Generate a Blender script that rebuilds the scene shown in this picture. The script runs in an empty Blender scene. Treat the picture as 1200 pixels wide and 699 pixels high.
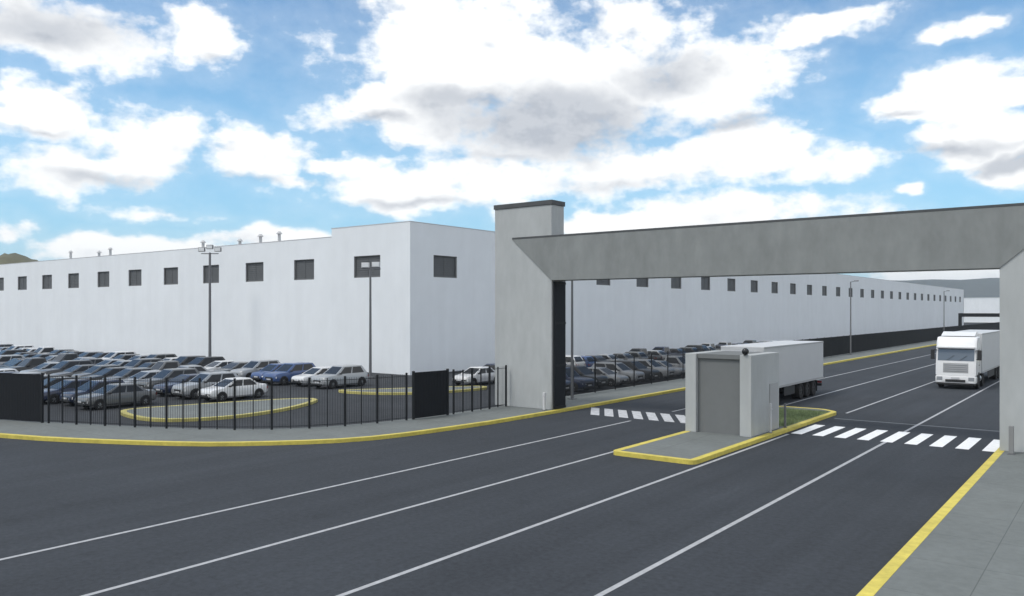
import bpy, bmesh, math, random
from mathutils import Vector, Matrix
random.seed(7)
R = math.radians
SC = bpy.context.scene
COL = SC.collection

# ------------------------------------------------------------------ camera
H = 5.5
FPX = 949.0                      # focal length in units of a 1200 px wide frame
TH = math.atan2(726.0, FPX)      # the road runs along +Y; the camera looks this far to its left
ST, CT = math.sin(TH), math.cos(TH)
cam_d = bpy.data.cameras.new('camera')
cam = bpy.data.objects.new('camera', cam_d); COL.objects.link(cam)
cam.location = (0, 0, H); cam.rotation_euler = (R(90), 0, TH)
cam_d.sensor_width = 36; cam_d.lens = 36 * FPX / 1200
cam_d.shift_y = 14.5 / 1200
cam_d.clip_start = 0.1; cam_d.clip_end = 20000
SC.camera = cam

# ------------------------------------------------------------------ light
SUN_EL, SUN_AZ = 56.0, 206.0     # azimuth clockwise from +Y
sun_d = bpy.data.lights.new('sun', 'SUN')
sun_d.energy = 1.15; sun_d.angle = R(15); sun_d.color = (1.0, 0.95, 0.88)
sun = bpy.data.objects.new('sun', sun_d); COL.objects.link(sun)
sd = Vector((math.sin(R(SUN_AZ)) * math.cos(R(SUN_EL)), math.cos(R(SUN_AZ)) * math.cos(R(SUN_EL)), math.sin(R(SUN_EL))))
sun.rotation_euler = sd.to_track_quat('Z', 'Y').to_euler()
vs = SC.view_settings
SC.display_settings.display_device = 'sRGB'
vs.view_transform = 'Standard'; vs.look = 'None'; vs.gamma = 1.0; vs.use_curve_mapping = False
vs.exposure = 0.70
SKY_STRENGTH = 0.09

def px_dir(px, py):
    """direction of a point of the sky as azimuth (from +Y, clockwise) and elevation"""
    t = (px - 600) / FPX
    az = -TH + math.atan(t)
    el = math.atan((364 - py) / FPX * math.cos(math.atan(t)))
    return az, el

world = bpy.data.worlds.new('World'); SC.world = world; world.use_nodes = True

def build_sky():
    nt = world.node_tree; N = nt.nodes; L = nt.links
    for n in list(N): N.remove(n)
    def V(op, a, b=None, **k):
        n = N.new('ShaderNodeVectorMath'); n.operation = op
        for i, s in enumerate((a, b)):
            if s is None: continue
            if isinstance(s, (tuple, list)): n.inputs[i].default_value = s
            else: L.new(s, n.inputs[i])
        return n.outputs['Value'] if op in ('LENGTH', 'DOT_PRODUCT') else n.outputs[0]
    def M(op, a, b=None, c=None, clamp=False):
        n = N.new('ShaderNodeMath'); n.operation = op; n.use_clamp = clamp
        for i, s in enumerate((a, b, c)):
            if s is None: continue
            if isinstance(s, (int, float)): n.inputs[i].default_value = s
            else: L.new(s, n.inputs[i])
        return n.outputs[0]
    def SS(x, lo, hi, o0=0.0, o1=1.0):
        n = N.new('ShaderNodeMapRange'); n.interpolation_type = 'SMOOTHSTEP'
        L.new(x, n.inputs[0])
        for i, v in enumerate((lo, hi, o0, o1)): n.inputs[i + 1].default_value = v
        return n.outputs[0]
    tc = N.new('ShaderNodeTexCoord')
    d = V('NORMALIZE', tc.outputs['Generated'])
    sep = N.new('ShaderNodeSeparateXYZ'); L.new(d, sep.inputs[0])
    az = M('ARCTAN2', sep.outputs[0], sep.outputs[1])
    el = M('ARCSINE', sep.outputs[2])
    comb = N.new('ShaderNodeCombineXYZ'); L.new(az, comb.inputs[0]); L.new(el, comb.inputs[1])
    uv0 = comb.outputs[0]
    def noise(vec, scale, detail, rough, col=False):
        n = N.new('ShaderNodeTexNoise'); n.inputs['Scale'].default_value = scale
        n.inputs['Detail'].default_value = detail; n.inputs['Roughness'].default_value = rough
        L.new(vec, n.inputs['Vector'])
        return n.outputs['Color'] if col else n.outputs['Fac']
    stretch = V('MULTIPLY', uv0, (1.0, 1.55, 1.0))
    warp = V('MULTIPLY', V('SUBTRACT', noise(stretch, 9, 4, .6, True), (.5, .5, .5)), (.095, .06, 0))
    uv = V('ADD', uv0, warp)
    f1 = noise(stretch, 11, 9, .56)
    f2 = noise(V('ADD', stretch, (0.008, 0.02, 0)), 11, 9, .56)
    fine = noise(stretch, 38, 6, .6)
    def field(blobs):
        acc = None
        for (px, py, rx, ry, w) in blobs:
            a, e = px_dir(px, py)
            a2, _ = px_dir(px + rx, py); _, e2 = px_dir(px, py - ry)
            dist = V('LENGTH', V('MULTIPLY', V('SUBTRACT', uv, (a, e, 0)), (1 / abs(a2 - a), 1 / abs(e2 - e), 0)))
            s = M('MULTIPLY', M('SUBTRACT', 1.0, dist), w)
            acc = s if acc is None else M('MAXIMUM', acc, s)
        return acc
    white = [(60, 35, 150, 48, 1), (235, 48, 75, 45, 1), (36, 126, 74, 42, 1), (168, 175, 76, 56, 1), (70, 198, 80, 34, 1),
             (195, 160, 55, 48, 1), (305, 190, 66, 38, 1), (350, 212, 40, 14, .9), (560, 70, 190, 105, 1), (690, 90, 200, 95, 1), (850, 95, 115, 62, 1),
             (430, 120, 84, 38, 1), (500, 150, 80, 42, 1), (620, 150, 170, 60, 1), (480, 222, 130, 40, 1), (580, 215, 120, 42, 1), (410, 192, 66, 15, .9),
             (740, 195, 150, 40, 1), (880, 180, 120, 38, 1), (970, 188, 95, 26, .9), (850, 250, 190, 36, 1), (720, 262, 110, 22, 1),
             (1140, 98, 110, 46, 1), (1060, 118, 60, 22, 1), (1180, 160, 150, 44, 1), (1190, 200, 60, 22, 1), (950, 28, 120, 22, 1), (1125, 30, 60, 15, .8),
             (15, 265, 42, 24, 1), (150, 292, 150, 22, 1), (330, 285, 150, 16, .8), (1067, 218, 20, 12, .9), (185, 252, 50, 10, .6), (1120, 322, 160, 20, 1.0), 
             (-150, 60, 120, 60, 1), (-200, 200, 160, 50, 1), (1330, 60, 120, 60, 1), (1400, 220, 150, 50, 1), (500, -110, 260, 70, 1), (900, -160, 200, 60, 1), (100, -150, 200, 60, 1)]
    grey = [(60, 30, 160, 44, .8), (240, 70, 50, 14, .5), (645, 140, 200, 66, 1.25), (560, 116, 130, 28, .9), (780, 86, 100, 46, .8), (120, 214, 130, 16, .6), (215, 200, 40, 14, .5), (30, 150, 70, 10, .5), (440, 140, 90, 14, .6), (720, 212, 150, 14, .5), (1130, 172, 150, 14, .7), (1190, 190, 70, 20, 1), (1060, 124, 60, 9, .6), (860, 148, 110, 16, .7), (310, 212, 60, 10, .6), (880, 262, 120, 10, .5), (1150, 335, 60, 8, .8), (490, 242, 130, 10, .6), (600, 182, 150, 18, .6)]
    fw = field(white); fg = field(grey)
    # unseen rest of the dome: cloud added here to raise the ambient light
    away = M('MAXIMUM', SS(M('ABSOLUTE', M('ADD', az, TH)), .75, .98), SS(el, .50, .75))
    big = noise(d, 3.2, 8, .6)
    elsewhere = M('MULTIPLY', M('ADD', M('MULTIPLY', M('SUBTRACT', big, .5), 5), .45), away)
    fw = M('MAXIMUM', fw, M('SUBTRACT', elsewhere, M('MULTIPLY', M('SUBTRACT', 1.0, away), 4)))
    dens = M('ADD', M('ADD', fw, M('MULTIPLY', M('SUBTRACT', f1, .5), 2.3)), M('MULTIPLY', M('SUBTRACT', fine, .5), .7))
    mask = SS(dens, -.12, .50)
    # thin veil round the clouds
    veil = M('MULTIPLY', SS(dens, -.65, .15), .12)
    mask = M('MAXIMUM', mask, veil)
    relief = M('ADD', M('MULTIPLY', M('SUBTRACT', f2, f1), 1.8), M('MULTIPLY', M('SUBTRACT', .52, fine), .38))       # side of each billow
    g = M('ADD', M('MULTIPLY', SS(M('ADD', fg, M('MULTIPLY', M('SUBTRACT', f1, .5), .9)), -.02, .8), .85), M('MAXIMUM', relief, 0.0), clamp=True)
    ramp = N.new('ShaderNodeMix'); ramp.data_type = 'RGBA'
    L.new(g, ramp.inputs['Factor'])
    ramp.inputs['A'].default_value = CLOUD_WHITE; ramp.inputs['B'].default_value = CLOUD_GREY
    sky = N.new('ShaderNodeTexSky'); sky.sky_type = 'NISHITA'; sky.sun_disc = False
    sky.sun_elevation = R(SUN_EL); sky.sun_rotation = R(SUN_AZ)
    sky.air_density = 1.0; sky.dust_density = 0.6; sky.ozone_density = 1.6
    mul = V('MULTIPLY', sky.outputs[0], SKY_TINT)
    hz = SS(el, .0, .42, 1.0, 0.0)                                           # paler towards the horizon
    lift = N.new('ShaderNodeMix'); lift.data_type = 'RGBA'
    L.new(M('MULTIPLY', hz, .55), lift.inputs['Factor']); L.new(mul, lift.inputs['A']); lift.inputs['B'].default_value = HORIZON
    mix = N.new('ShaderNodeMix'); mix.data_type = 'RGBA'
    L.new(mask, mix.inputs['Factor']); L.new(lift.outputs['Result'], mix.inputs['A']); L.new(ramp.outputs['Result'], mix.inputs['B'])
    bg = N.new('ShaderNodeBackground'); bg.inputs['Strength'].default_value = SKY_STRENGTH
    L.new(mix.outputs['Result'], bg.inputs['Color'])
    out = N.new('ShaderNodeOutputWorld'); L.new(bg.outputs[0], out.inputs[0])

CLOUD_WHITE = (8.7, 8.7, 8.6, 1); CLOUD_GREY = (3.7, 3.95, 4.4, 1)
SKY_TINT = (.78, 1.03, 1.13); HORIZON = (2.3, 5.2, 7.4, 1)
build_sky()

# ------------------------------------------------------------------ helpers
MATS = {}
def mat(name, col, rough=.6, metal=0.0, spec=.5, var=0.0, scale=3.0, bump=0.0, bscale=40.0, stretch=(1, 1, 1), coat=0.0, blotch=0.0, blotch_scale=.25, streak=0.0, streak_stretch=(1, 1, 1), spots=0.0, joints=0.0):
    if name in MATS: return MATS[name]
    mp = None
    m = bpy.data.materials.new(name); m.use_nodes = True; MATS[name] = m
    nt = m.node_tree; b = nt.nodes['Principled BSDF']
    b.inputs['Base Color'].default_value = (*col, 1); b.inputs['Roughness'].default_value = rough
    b.inputs['Metallic'].default_value = metal; b.inputs['Specular IOR Level'].default_value = spec
    b.inputs['Coat Weight'].default_value = coat
    if var or bump or blotch:
        geo = nt.nodes.new('ShaderNodeNewGeometry')
        mp = nt.nodes.new('ShaderNodeMapping'); mp.inputs['Scale'].default_value = stretch
        nt.links.new(geo.outputs['Position'], mp.inputs['Vector'])
    cur = None
    def layer(cur, sc, amt, detail):
        nonlocal mp
        n = nt.nodes.new('ShaderNodeTexNoise'); n.inputs['Scale'].default_value = sc; n.inputs['Detail'].default_value = detail; n.inputs['Roughness'].default_value = .65
        nt.links.new(mp.outputs[0], n.inputs['Vector'])
        mr = nt.nodes.new('ShaderNodeMapRange'); mr.inputs[1].default_value = .28; mr.inputs[2].default_value = .72
        mr.inputs[3].default_value = 1 - amt; mr.inputs[4].default_value = 1 + amt
        nt.links.new(n.outputs['Fac'], mr.inputs[0])
        mx = nt.nodes.new('ShaderNodeVectorMath'); mx.operation = 'SCALE'
        if cur is None: mx.inputs[0].default_value = col
        else: nt.links.new(cur, mx.inputs[0])
        nt.links.new(mr.outputs[0], mx.inputs['Scale'])
        return mx.outputs[0]
    if var: cur = layer(cur, scale, var, 8)
    if blotch: cur = layer(cur, blotch_scale, blotch, 4)
    if streak:
        keep = mp; mp = nt.nodes.new('ShaderNodeMapping'); mp.inputs['Scale'].default_value = streak_stretch
        nt.links.new(geo.outputs['Position'], mp.inputs['Vector']); cur = layer(cur, 1.0, streak, 3); mp = keep
    if spots:      # oil drips and small repairs
        v = nt.nodes.new('ShaderNodeTexVoronoi'); v.inputs['Scale'].default_value = .42; nt.links.new(geo.outputs['Position'], v.inputs['Vector'])
        mr = nt.nodes.new('ShaderNodeMapRange'); mr.inputs[1].default_value = .03; mr.inputs[2].default_value = .17; mr.inputs[3].default_value = 1 - spots; mr.inputs[4].default_value = 1
        nt.links.new(v.outputs['Distance'], mr.inputs[0]); mx = nt.nodes.new('ShaderNodeVectorMath'); mx.operation = 'SCALE'
        nt.links.new(cur, mx.inputs[0]); nt.links.new(mr.outputs[0], mx.inputs['Scale']); cur = mx.outputs[0]
    if joints:
        br = nt.nodes.new('ShaderNodeTexBrick'); br.offset = 0; br.inputs['Scale'].default_value = 1
        br.inputs['Brick Width'].default_value = joints; br.inputs['Row Height'].default_value = joints; br.inputs['Mortar Size'].default_value = .012
        br.inputs['Color1'].default_value = (1, 1, 1, 1); br.inputs['Color2'].default_value = (.93, .93, .93, 1); br.inputs['Mortar'].default_value = (.62, .62, .62, 1)
        nt.links.new(geo.outputs['Position'], br.inputs['Vector']); mx = nt.nodes.new('ShaderNodeVectorMath'); mx.operation = 'MULTIPLY'
        nt.links.new(cur, mx.inputs[0]); nt.links.new(br.outputs['Color'], mx.inputs[1]); cur = mx.outputs[0]
    if cur is not None: nt.links.new(cur, b.inputs['Base Color'])
    if bump:
        n = nt.nodes.new('ShaderNodeTexNoise'); n.inputs['Scale'].default_value = bscale; n.inputs['Detail'].default_value = 6
        nt.links.new(geo.outputs['Position'], n.inputs['Vector'])
        bp = nt.nodes.new('ShaderNodeBump'); bp.inputs['Strength'].default_value = bump; bp.inputs['Distance'].default_value = .02
        nt.links.new(n.outputs['Fac'], bp.inputs['Height']); nt.links.new(bp.outputs[0], b.inputs['Normal'])
    return m

ASPHALT = mat('asphalt', (.0375, .043, .0515), .9, var=.24, scale=7, bump=.35, bscale=60, blotch=.12, blotch_scale=.16, spec=.25, streak=.13, streak_stretch=(1.1, .035, 1), spots=.16)
LOT = mat('lot_asphalt', (.040, .044, .050), .92, var=.18, scale=2.0, bump=.3, bscale=50, blotch=.2, blotch_scale=.2, spec=.2)
PAINT_W = mat('road_paint_white', (.36, .37, .39), .7, var=.22, scale=5)
PAINT_Z = mat('zebra_paint', (.80, .81, .82), .7, var=.14, scale=5)
PAINT_WORN = mat('zebra_paint_worn', (.46, .47, .49), .75, var=.35, scale=4)
PAINT_FAINT = mat('worn_paint', (.13, .14, .15), .8, var=.3, scale=3)
KERB = mat('kerb_yellow', (.56, .47, .09), .7, var=.18, scale=4, blotch=.12, blotch_scale=.8)
KERB_OLD = mat('kerb_yellow_pale', (.42, .38, .13), .8, var=.2, scale=3, blotch=.15, blotch_scale=.8)
PAVE = mat('pavement_concrete', (.142, .158, .157), .9, var=.12, scale=5, bump=.2, bscale=40, blotch=.1, blotch_scale=.5, joints=2.4)
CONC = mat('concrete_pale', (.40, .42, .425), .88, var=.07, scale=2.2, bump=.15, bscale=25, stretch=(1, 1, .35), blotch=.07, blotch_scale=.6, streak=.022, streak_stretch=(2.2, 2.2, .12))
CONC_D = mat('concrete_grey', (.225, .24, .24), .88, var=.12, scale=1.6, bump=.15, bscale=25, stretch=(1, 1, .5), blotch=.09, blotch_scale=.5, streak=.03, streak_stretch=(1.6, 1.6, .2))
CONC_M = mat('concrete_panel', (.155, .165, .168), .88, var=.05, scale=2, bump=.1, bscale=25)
COPING = mat('coping_dark', (.07, .075, .08), .7, var=.15, scale=3)
WALL = mat('white_render', (.755, .79, .825), .9, var=.025, scale=.8, blotch=.035, blotch_scale=.12, stretch=(1, 1, .7), bump=.05, bscale=8, streak=.022, streak_stretch=(.9, .9, .06))
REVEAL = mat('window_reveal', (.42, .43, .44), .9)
PANE = mat('louvre_grey', (.088, .094, .10), .6, var=.12, scale=1.5)
FRAME = mat('window_frame_grey', (.13, .135, .14), .6)
ROOF = mat('roof_sheet', (.45, .46, .47), .8)
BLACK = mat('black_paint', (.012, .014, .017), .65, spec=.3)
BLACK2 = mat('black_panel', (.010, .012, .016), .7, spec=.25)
POLE = mat('galvanised', (.16, .165, .175), .55, metal=.3)
LAMPW = mat('lamp_housing', (.55, .56, .58), .5)
GLASSD = mat('dark_glass', (.020, .022, .025), .18, spec=.38)
TYRE = mat('tyre_rubber', (.016, .016, .017), .9)
RIM = mat('alloy_rim', (.36, .37, .38), .35, metal=.7)
HEADL = mat('headlight_lens', (.72, .74, .76), .15)
TAILL = mat('tail_light', (.30, .02, .02), .25)
PLASTIC = mat('black_plastic', (.022, .023, .025), .6)
TRUCKW = mat('truck_white', (.74, .75, .76), .35, coat=.3)
TRAILW = mat('trailer_white', (.50, .515, .53), .5, var=.03, scale=1)
CHROME = mat('bright_metal', (.55, .56, .58), .3, metal=.8)
AMBER = mat('amber_lens', (.6, .22, .03), .3)
GRASSB = mat('grass_soil', (.14, .17, .08), .95, var=.3, scale=6)
GRASS = mat('grass_blade', (.19, .25, .12), .8, var=.4, scale=2.5)
EARTH = mat('dry_earth', (.16, .15, .11), .95, var=.2, scale=.3, blotch=.2, blotch_scale=.02)
HILL = mat('scrub_hill', (.12, .12, .075), .95, var=.3, scale=.05, blotch=.3, blotch_scale=.012)
FARHILL = mat('far_hill', (.05, .06, .06), .95, var=.2, scale=.02, blotch=.2, blotch_scale=.004)

def at(px, py, z=0.0):
    """ground point under a pixel of the 1200 px photograph (used once, to survey the site plan)"""
    Z = (H - z) * FPX / (py - 364); la = (px - 600) / FPX * Z
    return (-Z * ST + la * CT, Z * CT + la * ST)

def link(name, bm, m, parent=None, smooth=None, loc=None, rot=0):
    me = bpy.data.meshes.new(name)
    bmesh.ops.recalc_face_normals(bm, faces=bm.faces)
    bm.to_mesh(me); bm.free()
    for mm in (m if isinstance(m, (list, tuple)) else [m]): me.materials.append(mm)
    if smooth:
        for p in me.polygons: p.use_smooth = True
        me.set_sharp_from_angle(angle=R(smooth))
    o = bpy.data.objects.new(name, me); COL.objects.link(o)
    if loc: o.location = loc
    if rot: o.rotation_euler = (0, 0, rot)
    if parent: o.parent = parent
    return o
def tag(o, label=None, cat=None, group=None, kind=None):
    if label: o['label'] = label
    if cat: o['category'] = cat
    if group: o['group'] = group
    if kind: o['kind'] = kind
    return o
def thing(name, label, cat, loc=(0, 0, 0), rot=0, group=None):
    o = bpy.data.objects.new(name, None); COL.objects.link(o); o.empty_display_size = .3
    o.location = loc; o.rotation_euler = (0, 0, rot)
    return tag(o, label, cat, group)
def copy_tree(o, parent=None):
    c = o.copy(); COL.objects.link(c)
    if parent: c.parent = parent
    for ch in KIDS.get(o.name, ()): copy_tree(ch, c)
    return c
KIDS = {}
def index_kids(root):
    for ch in root.children_recursive:
        KIDS.setdefault(ch.parent.name, []).append(ch)

def box(bm, x0, x1, y0, y1, z0, z1, bevel=0.0, mi=0):
    r = bmesh.ops.create_cube(bm, size=1, matrix=Matrix.Translation(((x0 + x1) / 2, (y0 + y1) / 2, (z0 + z1) / 2)) @ Matrix.Diagonal((x1 - x0, y1 - y0, z1 - z0, 1)))
    vs_ = r['verts']; fs = list({f for v in vs_ for f in v.link_faces})
    for f in fs: f.material_index = mi
    if bevel:
        es = list({e for v in vs_ for e in v.link_edges})
        g = bmesh.ops.bevel(bm, geom=es, offset=bevel, segments=2, affect='EDGES', profile=.5)
        for f in g['faces']: f.material_index = mi
def bar(bm, a, b, w, h=None):
    a, b = Vector(a), Vector(b); d = b - a
    h = h or w
    M = Matrix.Translation((a + b) / 2) @ d.to_track_quat('X', 'Z').to_matrix().to_4x4() @ Matrix.Diagonal((d.length, w, h, 1))
    bmesh.ops.create_cube(bm, size=1, matrix=M)
def tube(bm, a, b, r0, r1=None, seg=10):
    a, b = Vector(a), Vector(b); d = b - a
    M = Matrix.Translation((a + b) / 2) @ d.to_track_quat('Z', 'Y').to_matrix().to_4x4()
    bmesh.ops.create_cone(bm, cap_ends=True, segments=seg, radius1=r0, radius2=r0 if r1 is None else r1, depth=d.length, matrix=M)
def prism(bm, poly, z0, z1, mi=0):
    """polygon (x, y) extruded from z0 to z1, concave outlines allowed"""
    b = [bm.verts.new((x, y, z0)) for x, y in poly]; t = [bm.verts.new((x, y, z1)) for x, y in poly]
    n = len(poly)
    for i in range(n): bm.faces.new((b[i], b[(i + 1) % n], t[(i + 1) % n], t[i])).material_index = mi
    for vs_ in (t, b):
        es = [bm.edges.get((vs_[i], vs_[(i + 1) % n])) for i in range(n)]
        r = bmesh.ops.triangle_fill(bm, use_beauty=True, use_dissolve=False, edges=es)
        for g in r['geom']:
            if isinstance(g, bmesh.types.BMFace): g.material_index = mi
def sheet(bm, poly, z):
    v = [bm.verts.new((x, y, z)) for x, y in poly]
    es = [bm.edges.new((v[i], v[(i + 1) % len(v)])) for i in range(len(v))]
    bmesh.ops.triangle_fill(bm, use_beauty=True, use_dissolve=False, edges=es)
    for f in bm.faces:
        if f.normal.z < 0: f.normal_flip()
def rect(bm, x0, x1, y0, y1, z):
    bm.faces.new([bm.verts.new(p) for p in ((x0, y0, z), (x1, y0, z), (x1, y1, z), (x0, y1, z))])
def catmull(pts, step):
    P = [Vector(p) for p in pts]; out = []
    for i in range(len(P) - 1):
        p0 = P[max(i - 1, 0)]; p1, p2 = P[i], P[i + 1]; p3 = P[min(i + 2, len(P) - 1)]
        n = max(1, int((p2 - p1).length / step))
        for k in range(n):
            t = k / n
            out.append(.5 * ((2 * p1) + (p2 - p0) * t + (2 * p0 - 5 * p1 + 4 * p2 - p3) * t * t + (3 * p1 - p0 - 3 * p2 + p3) * t ** 3))
    out.append(P[-1]); return out
def resample(pts, step):
    L_ = [0.0]
    for a, b in zip(pts, pts[1:]): L_.append(L_[-1] + (b - a).length)
    n = max(1, round(L_[-1] / step)); out = []; j = 0
    for k in range(n + 1):
        s = L_[-1] * k / n
        while j < len(pts) - 2 and L_[j + 1] < s: j += 1
        u = (s - L_[j]) / max(1e-6, L_[j + 1] - L_[j]); out.append(pts[j].lerp(pts[j + 1], min(1, u)))
    return out
def offset(pts, d):
    out = []
    for i, p in enumerate(pts):
        t = (pts[min(i + 1, len(pts) - 1)] - pts[max(i - 1, 0)]).normalized()
        out.append(p + Vector((-t.y, t.x)) * d)
    return out
def offset_closed(pts, d):
    out = []; n = len(pts)
    for i, p in enumerate(pts):
        t1 = (p - pts[i - 1]).normalized(); t2 = (pts[(i + 1) % n] - p).normalized()
        n1 = Vector((-t1.y, t1.x)); n2 = Vector((-t2.y, t2.x)); m = (n1 + n2).normalized()
        out.append(p + m * d / max(.5, m.dot(n1)))
    return out
def strip(bm, A, B, z0, z1):
    """a solid band between two polylines (kerb)"""
    rows = [[bm.verts.new((p.x, p.y, z)) for p, z in ((a, z0), (a, z1), (b, z1), (b, z0))] for a, b in zip(A, B)]
    for r0, r1 in zip(rows, rows[1:]):
        for k in range(3): bm.faces.new((r0[k], r0[k + 1], r1[k + 1], r1[k]))
    bm.faces.new(rows[0]); bm.faces.new(rows[-1])
def new(): return bmesh.new()

# ------------------------------------------------------------------ site plan
KERB_L, KERB_R, FENCE_X = -24.4, -4.1, -27.7
LINES = [-19.8, -16.0, -12.1, -8.15]
kerb_pts = [(-140, -8), (-100, 0), (-70, 6.5), (-52, 10.9), (-44, 12.9), (-38.2, 14.5), (-35.1, 15.6), (-30.9, 17.7), (-28.6, 19.4), (-26.1, 22.3), (-25.1, 25.2), (-24.5, 30.5), (KERB_L, 36), (KERB_L, 60), (KERB_L, 420)]
kerb = catmull(kerb_pts[:12], 1.2)[:-1] + [Vector(p) for p in kerb_pts[11:]]
fence_pts = [(-90, 5.0), (-70, 9.6), (-55, 13.4), (-43.3, 16.4), (-38.6, 18.0), (-34.6, 19.7), (-31.4, 21.6), (-29.4, 23.9), (-28.3, 27.0), (-27.8, 30.5), (-27.65, 35.6)]
fence = catmull(fence_pts, .4)

bm = new(); rect(bm, -4000, 4000, -3000, 6000, 0); tag(link('ground', bm, EARTH), kind='structure')
bm = new(); sheet(bm, [(-150, -70), (KERB_R + .1, -70), (KERB_R + .1, 430), (KERB_L - .1, 430)] + [(p.x, p.y) for p in reversed(offset(kerb, .1)[:-1])], .004)
tag(link('road', bm, ASPHALT), kind='structure')
bm = new(); sheet(bm, [(-170, 0), (-120, 0)] + [(p.x, p.y) for p in fence] + [(FENCE_X, 421), (-170, 421)], .004)
tag(link('parking_lot', bm, LOT), kind='structure')
inner = offset(kerb, .26)
bm = new(); strip(bm, kerb, inner, 0, .155); tag(link('kerb', bm, KERB), kind='structure')
bm = new()
fo = [p for p in offset(fence, .35)]
prism(bm, [(p.x, p.y) for p in inner] + [(FENCE_X - .4, 420)] + [(p.x, p.y) for p in reversed(fo)] + [(-140, -6)], 0, .15)
tag(link('pavement', bm, PAVE), kind='structure')
bm = new(); box(bm, KERB_R, KERB_R + .26, -70, 420, 0, .155); tag(link('kerb_roadside', bm, KERB), kind='structure')
bm = new(); box(bm, KERB_R + .262, 14, -70, 420, 0, .15); tag(link('pavement_roadside', bm, PAVE), kind='structure')
# painted lines
bm = new()
for x in LINES:
    w = .065
    if x == -16.0: spans = [(-70, 28.0), (45.2, 420)]
    elif x == -12.1: spans = [(-70, 36.0), (45.2, 420)]
    else: spans = [(-70, 35.6), (40.2, 420)] if x == -19.8 else [(-70, 420)]
    for y0, y1 in spans: rect(bm, x - w, x + w, y0, y1, .008)
tag(link('lane_markings', bm, PAINT_W), kind='structure')
bm = new()
for k in range(9):
    x = -11.85 + k * .93
    if x > KERB_R - .3: continue
    rect(bm, x - .24, x + .24, 36.3, 39.8, .012)
tag(link('crossing_markings', bm, PAINT_Z), kind='structure')
bm = new()
for k in range(8):
    x = -24.0 + k * .86
    bm.faces.new([bm.verts.new(p) for p in ((x - .27, 39.1, .012), (x + .27, 39.1, .012), (x + 1.9, 36.4, .012), (x + 1.36, 36.4, .012))])
tag(link('hatched_markings', bm, PAINT_WORN), kind='structure')
bm = new(); rect(bm, -12.0, KERB_R - .02, 42.55, 42.8, .006); tag(link('stop_line', bm, PAINT_FAINT), kind='structure')

# ------------------------------------------------------------------ gate island
def kerbed_island(name, outline, kw, mk, mtop, step=.5):
    P = [Vector(p) for p in outline]
    area = sum(P[i - 1].x * P[i].y - P[i].x * P[i - 1].y for i in range(len(P)))
    if area < 0: P.reverse()
    I = offset_closed(P, kw)
    bm = new(); strip(bm, P + [P[0]], I + [I[0]], 0, .155); tag(link(name + '_kerb', bm, mk), kind='structure')
    bm = new(); prism(bm, [(p.x, p.y) for p in I], 0, .15); tag(link(name, bm, mtop), kind='structure')
def rounded(poly, r, seg=4):
    out = []; n = len(poly)
    for i in range(n):
        p = Vector(poly[i]); a = Vector(poly[i - 1]); b = Vector(poly[(i + 1) % n])
        da = (a - p).normalized(); db = (b - p).normalized()
        rr = min(r, (a - p).length * .45, (b - p).length * .45)
        for k in range(seg + 1):
            t = k / seg; out.append(tuple((p + da * rr) * (1 - t) ** 2 + 2 * p * t * (1 - t) + (p + db * rr) * t * t))
    return out
kerbed_island('gate_island', rounded([(-15.75, 26.75), (-12.32, 26.75), (-12.32, 44.4), (-13.2, 45.2), (-15.75, 45.2)], .35), .27, KERB, PAVE)
def closed_smooth(pts, step=.6):
    P = [Vector(p) for p in pts]; n = len(P); out = []
    for i in range(n):
        p0, p1, p2, p3 = P[i - 1], P[i], P[(i + 1) % n], P[(i + 2) % n]
        m = max(1, int((p2 - p1).length / step))
        for k in range(m):
            t = k / m
            out.append(tuple(.5 * ((2 * p1) + (p2 - p0) * t + (2 * p0 - 5 * p1 + 4 * p2 - p3) * t * t + (3 * p1 - p0 - 3 * p2 + p3) * t ** 3)))
    return out
kerbed_island('lot_island', closed_smooth([(-43.2, 22.0), (-40.2, 20.9), (-37.6, 21.4), (-36.2, 24.2), (-36.9, 28.2), (-38.9, 31.6), (-40.3, 31.4), (-41.6, 28.6), (-42.6, 25.4)]), .3, KERB_OLD, PAVE)
kerbed_island('lot_island_rear', closed_smooth([(-42.4, 36.2), (-40.2, 36.0), (-37.5, 37.6), (-36.0, 40.5), (-35.6, 43.6), (-36.8, 44.2), (-38.6, 41.8), (-41.0, 38.2)]), .3, KERB_OLD, PAVE)
# grass on the far half of the gate island
bm = new(); rect(bm, -15.45, -12.62, 37.2, 44.0, .154); tag(link('grass_bed', bm, GRASSB), kind='structure')
bm = new(); rg = random.Random(3)
for i in range(9000):
    x = rg.uniform(-15.42, -12.65); y = rg.uniform(37.25, 43.95); a = rg.uniform(0, 6.28); h = rg.uniform(.05, .13); w = .012
    dx, dy = math.cos(a) * w, math.sin(a) * w; lx, ly = rg.uniform(-.05, .05), rg.uniform(-.05, .05)
    bm.faces.new([bm.verts.new(p) for p in ((x - dx, y - dy, .153), (x + dx, y + dy, .153), (x + lx, y + ly, .153 + h))])
tag(link('grass', bm, GRASS), 'short green grass growing on the island behind the gate booth', 'grass', kind='stuff')

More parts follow.
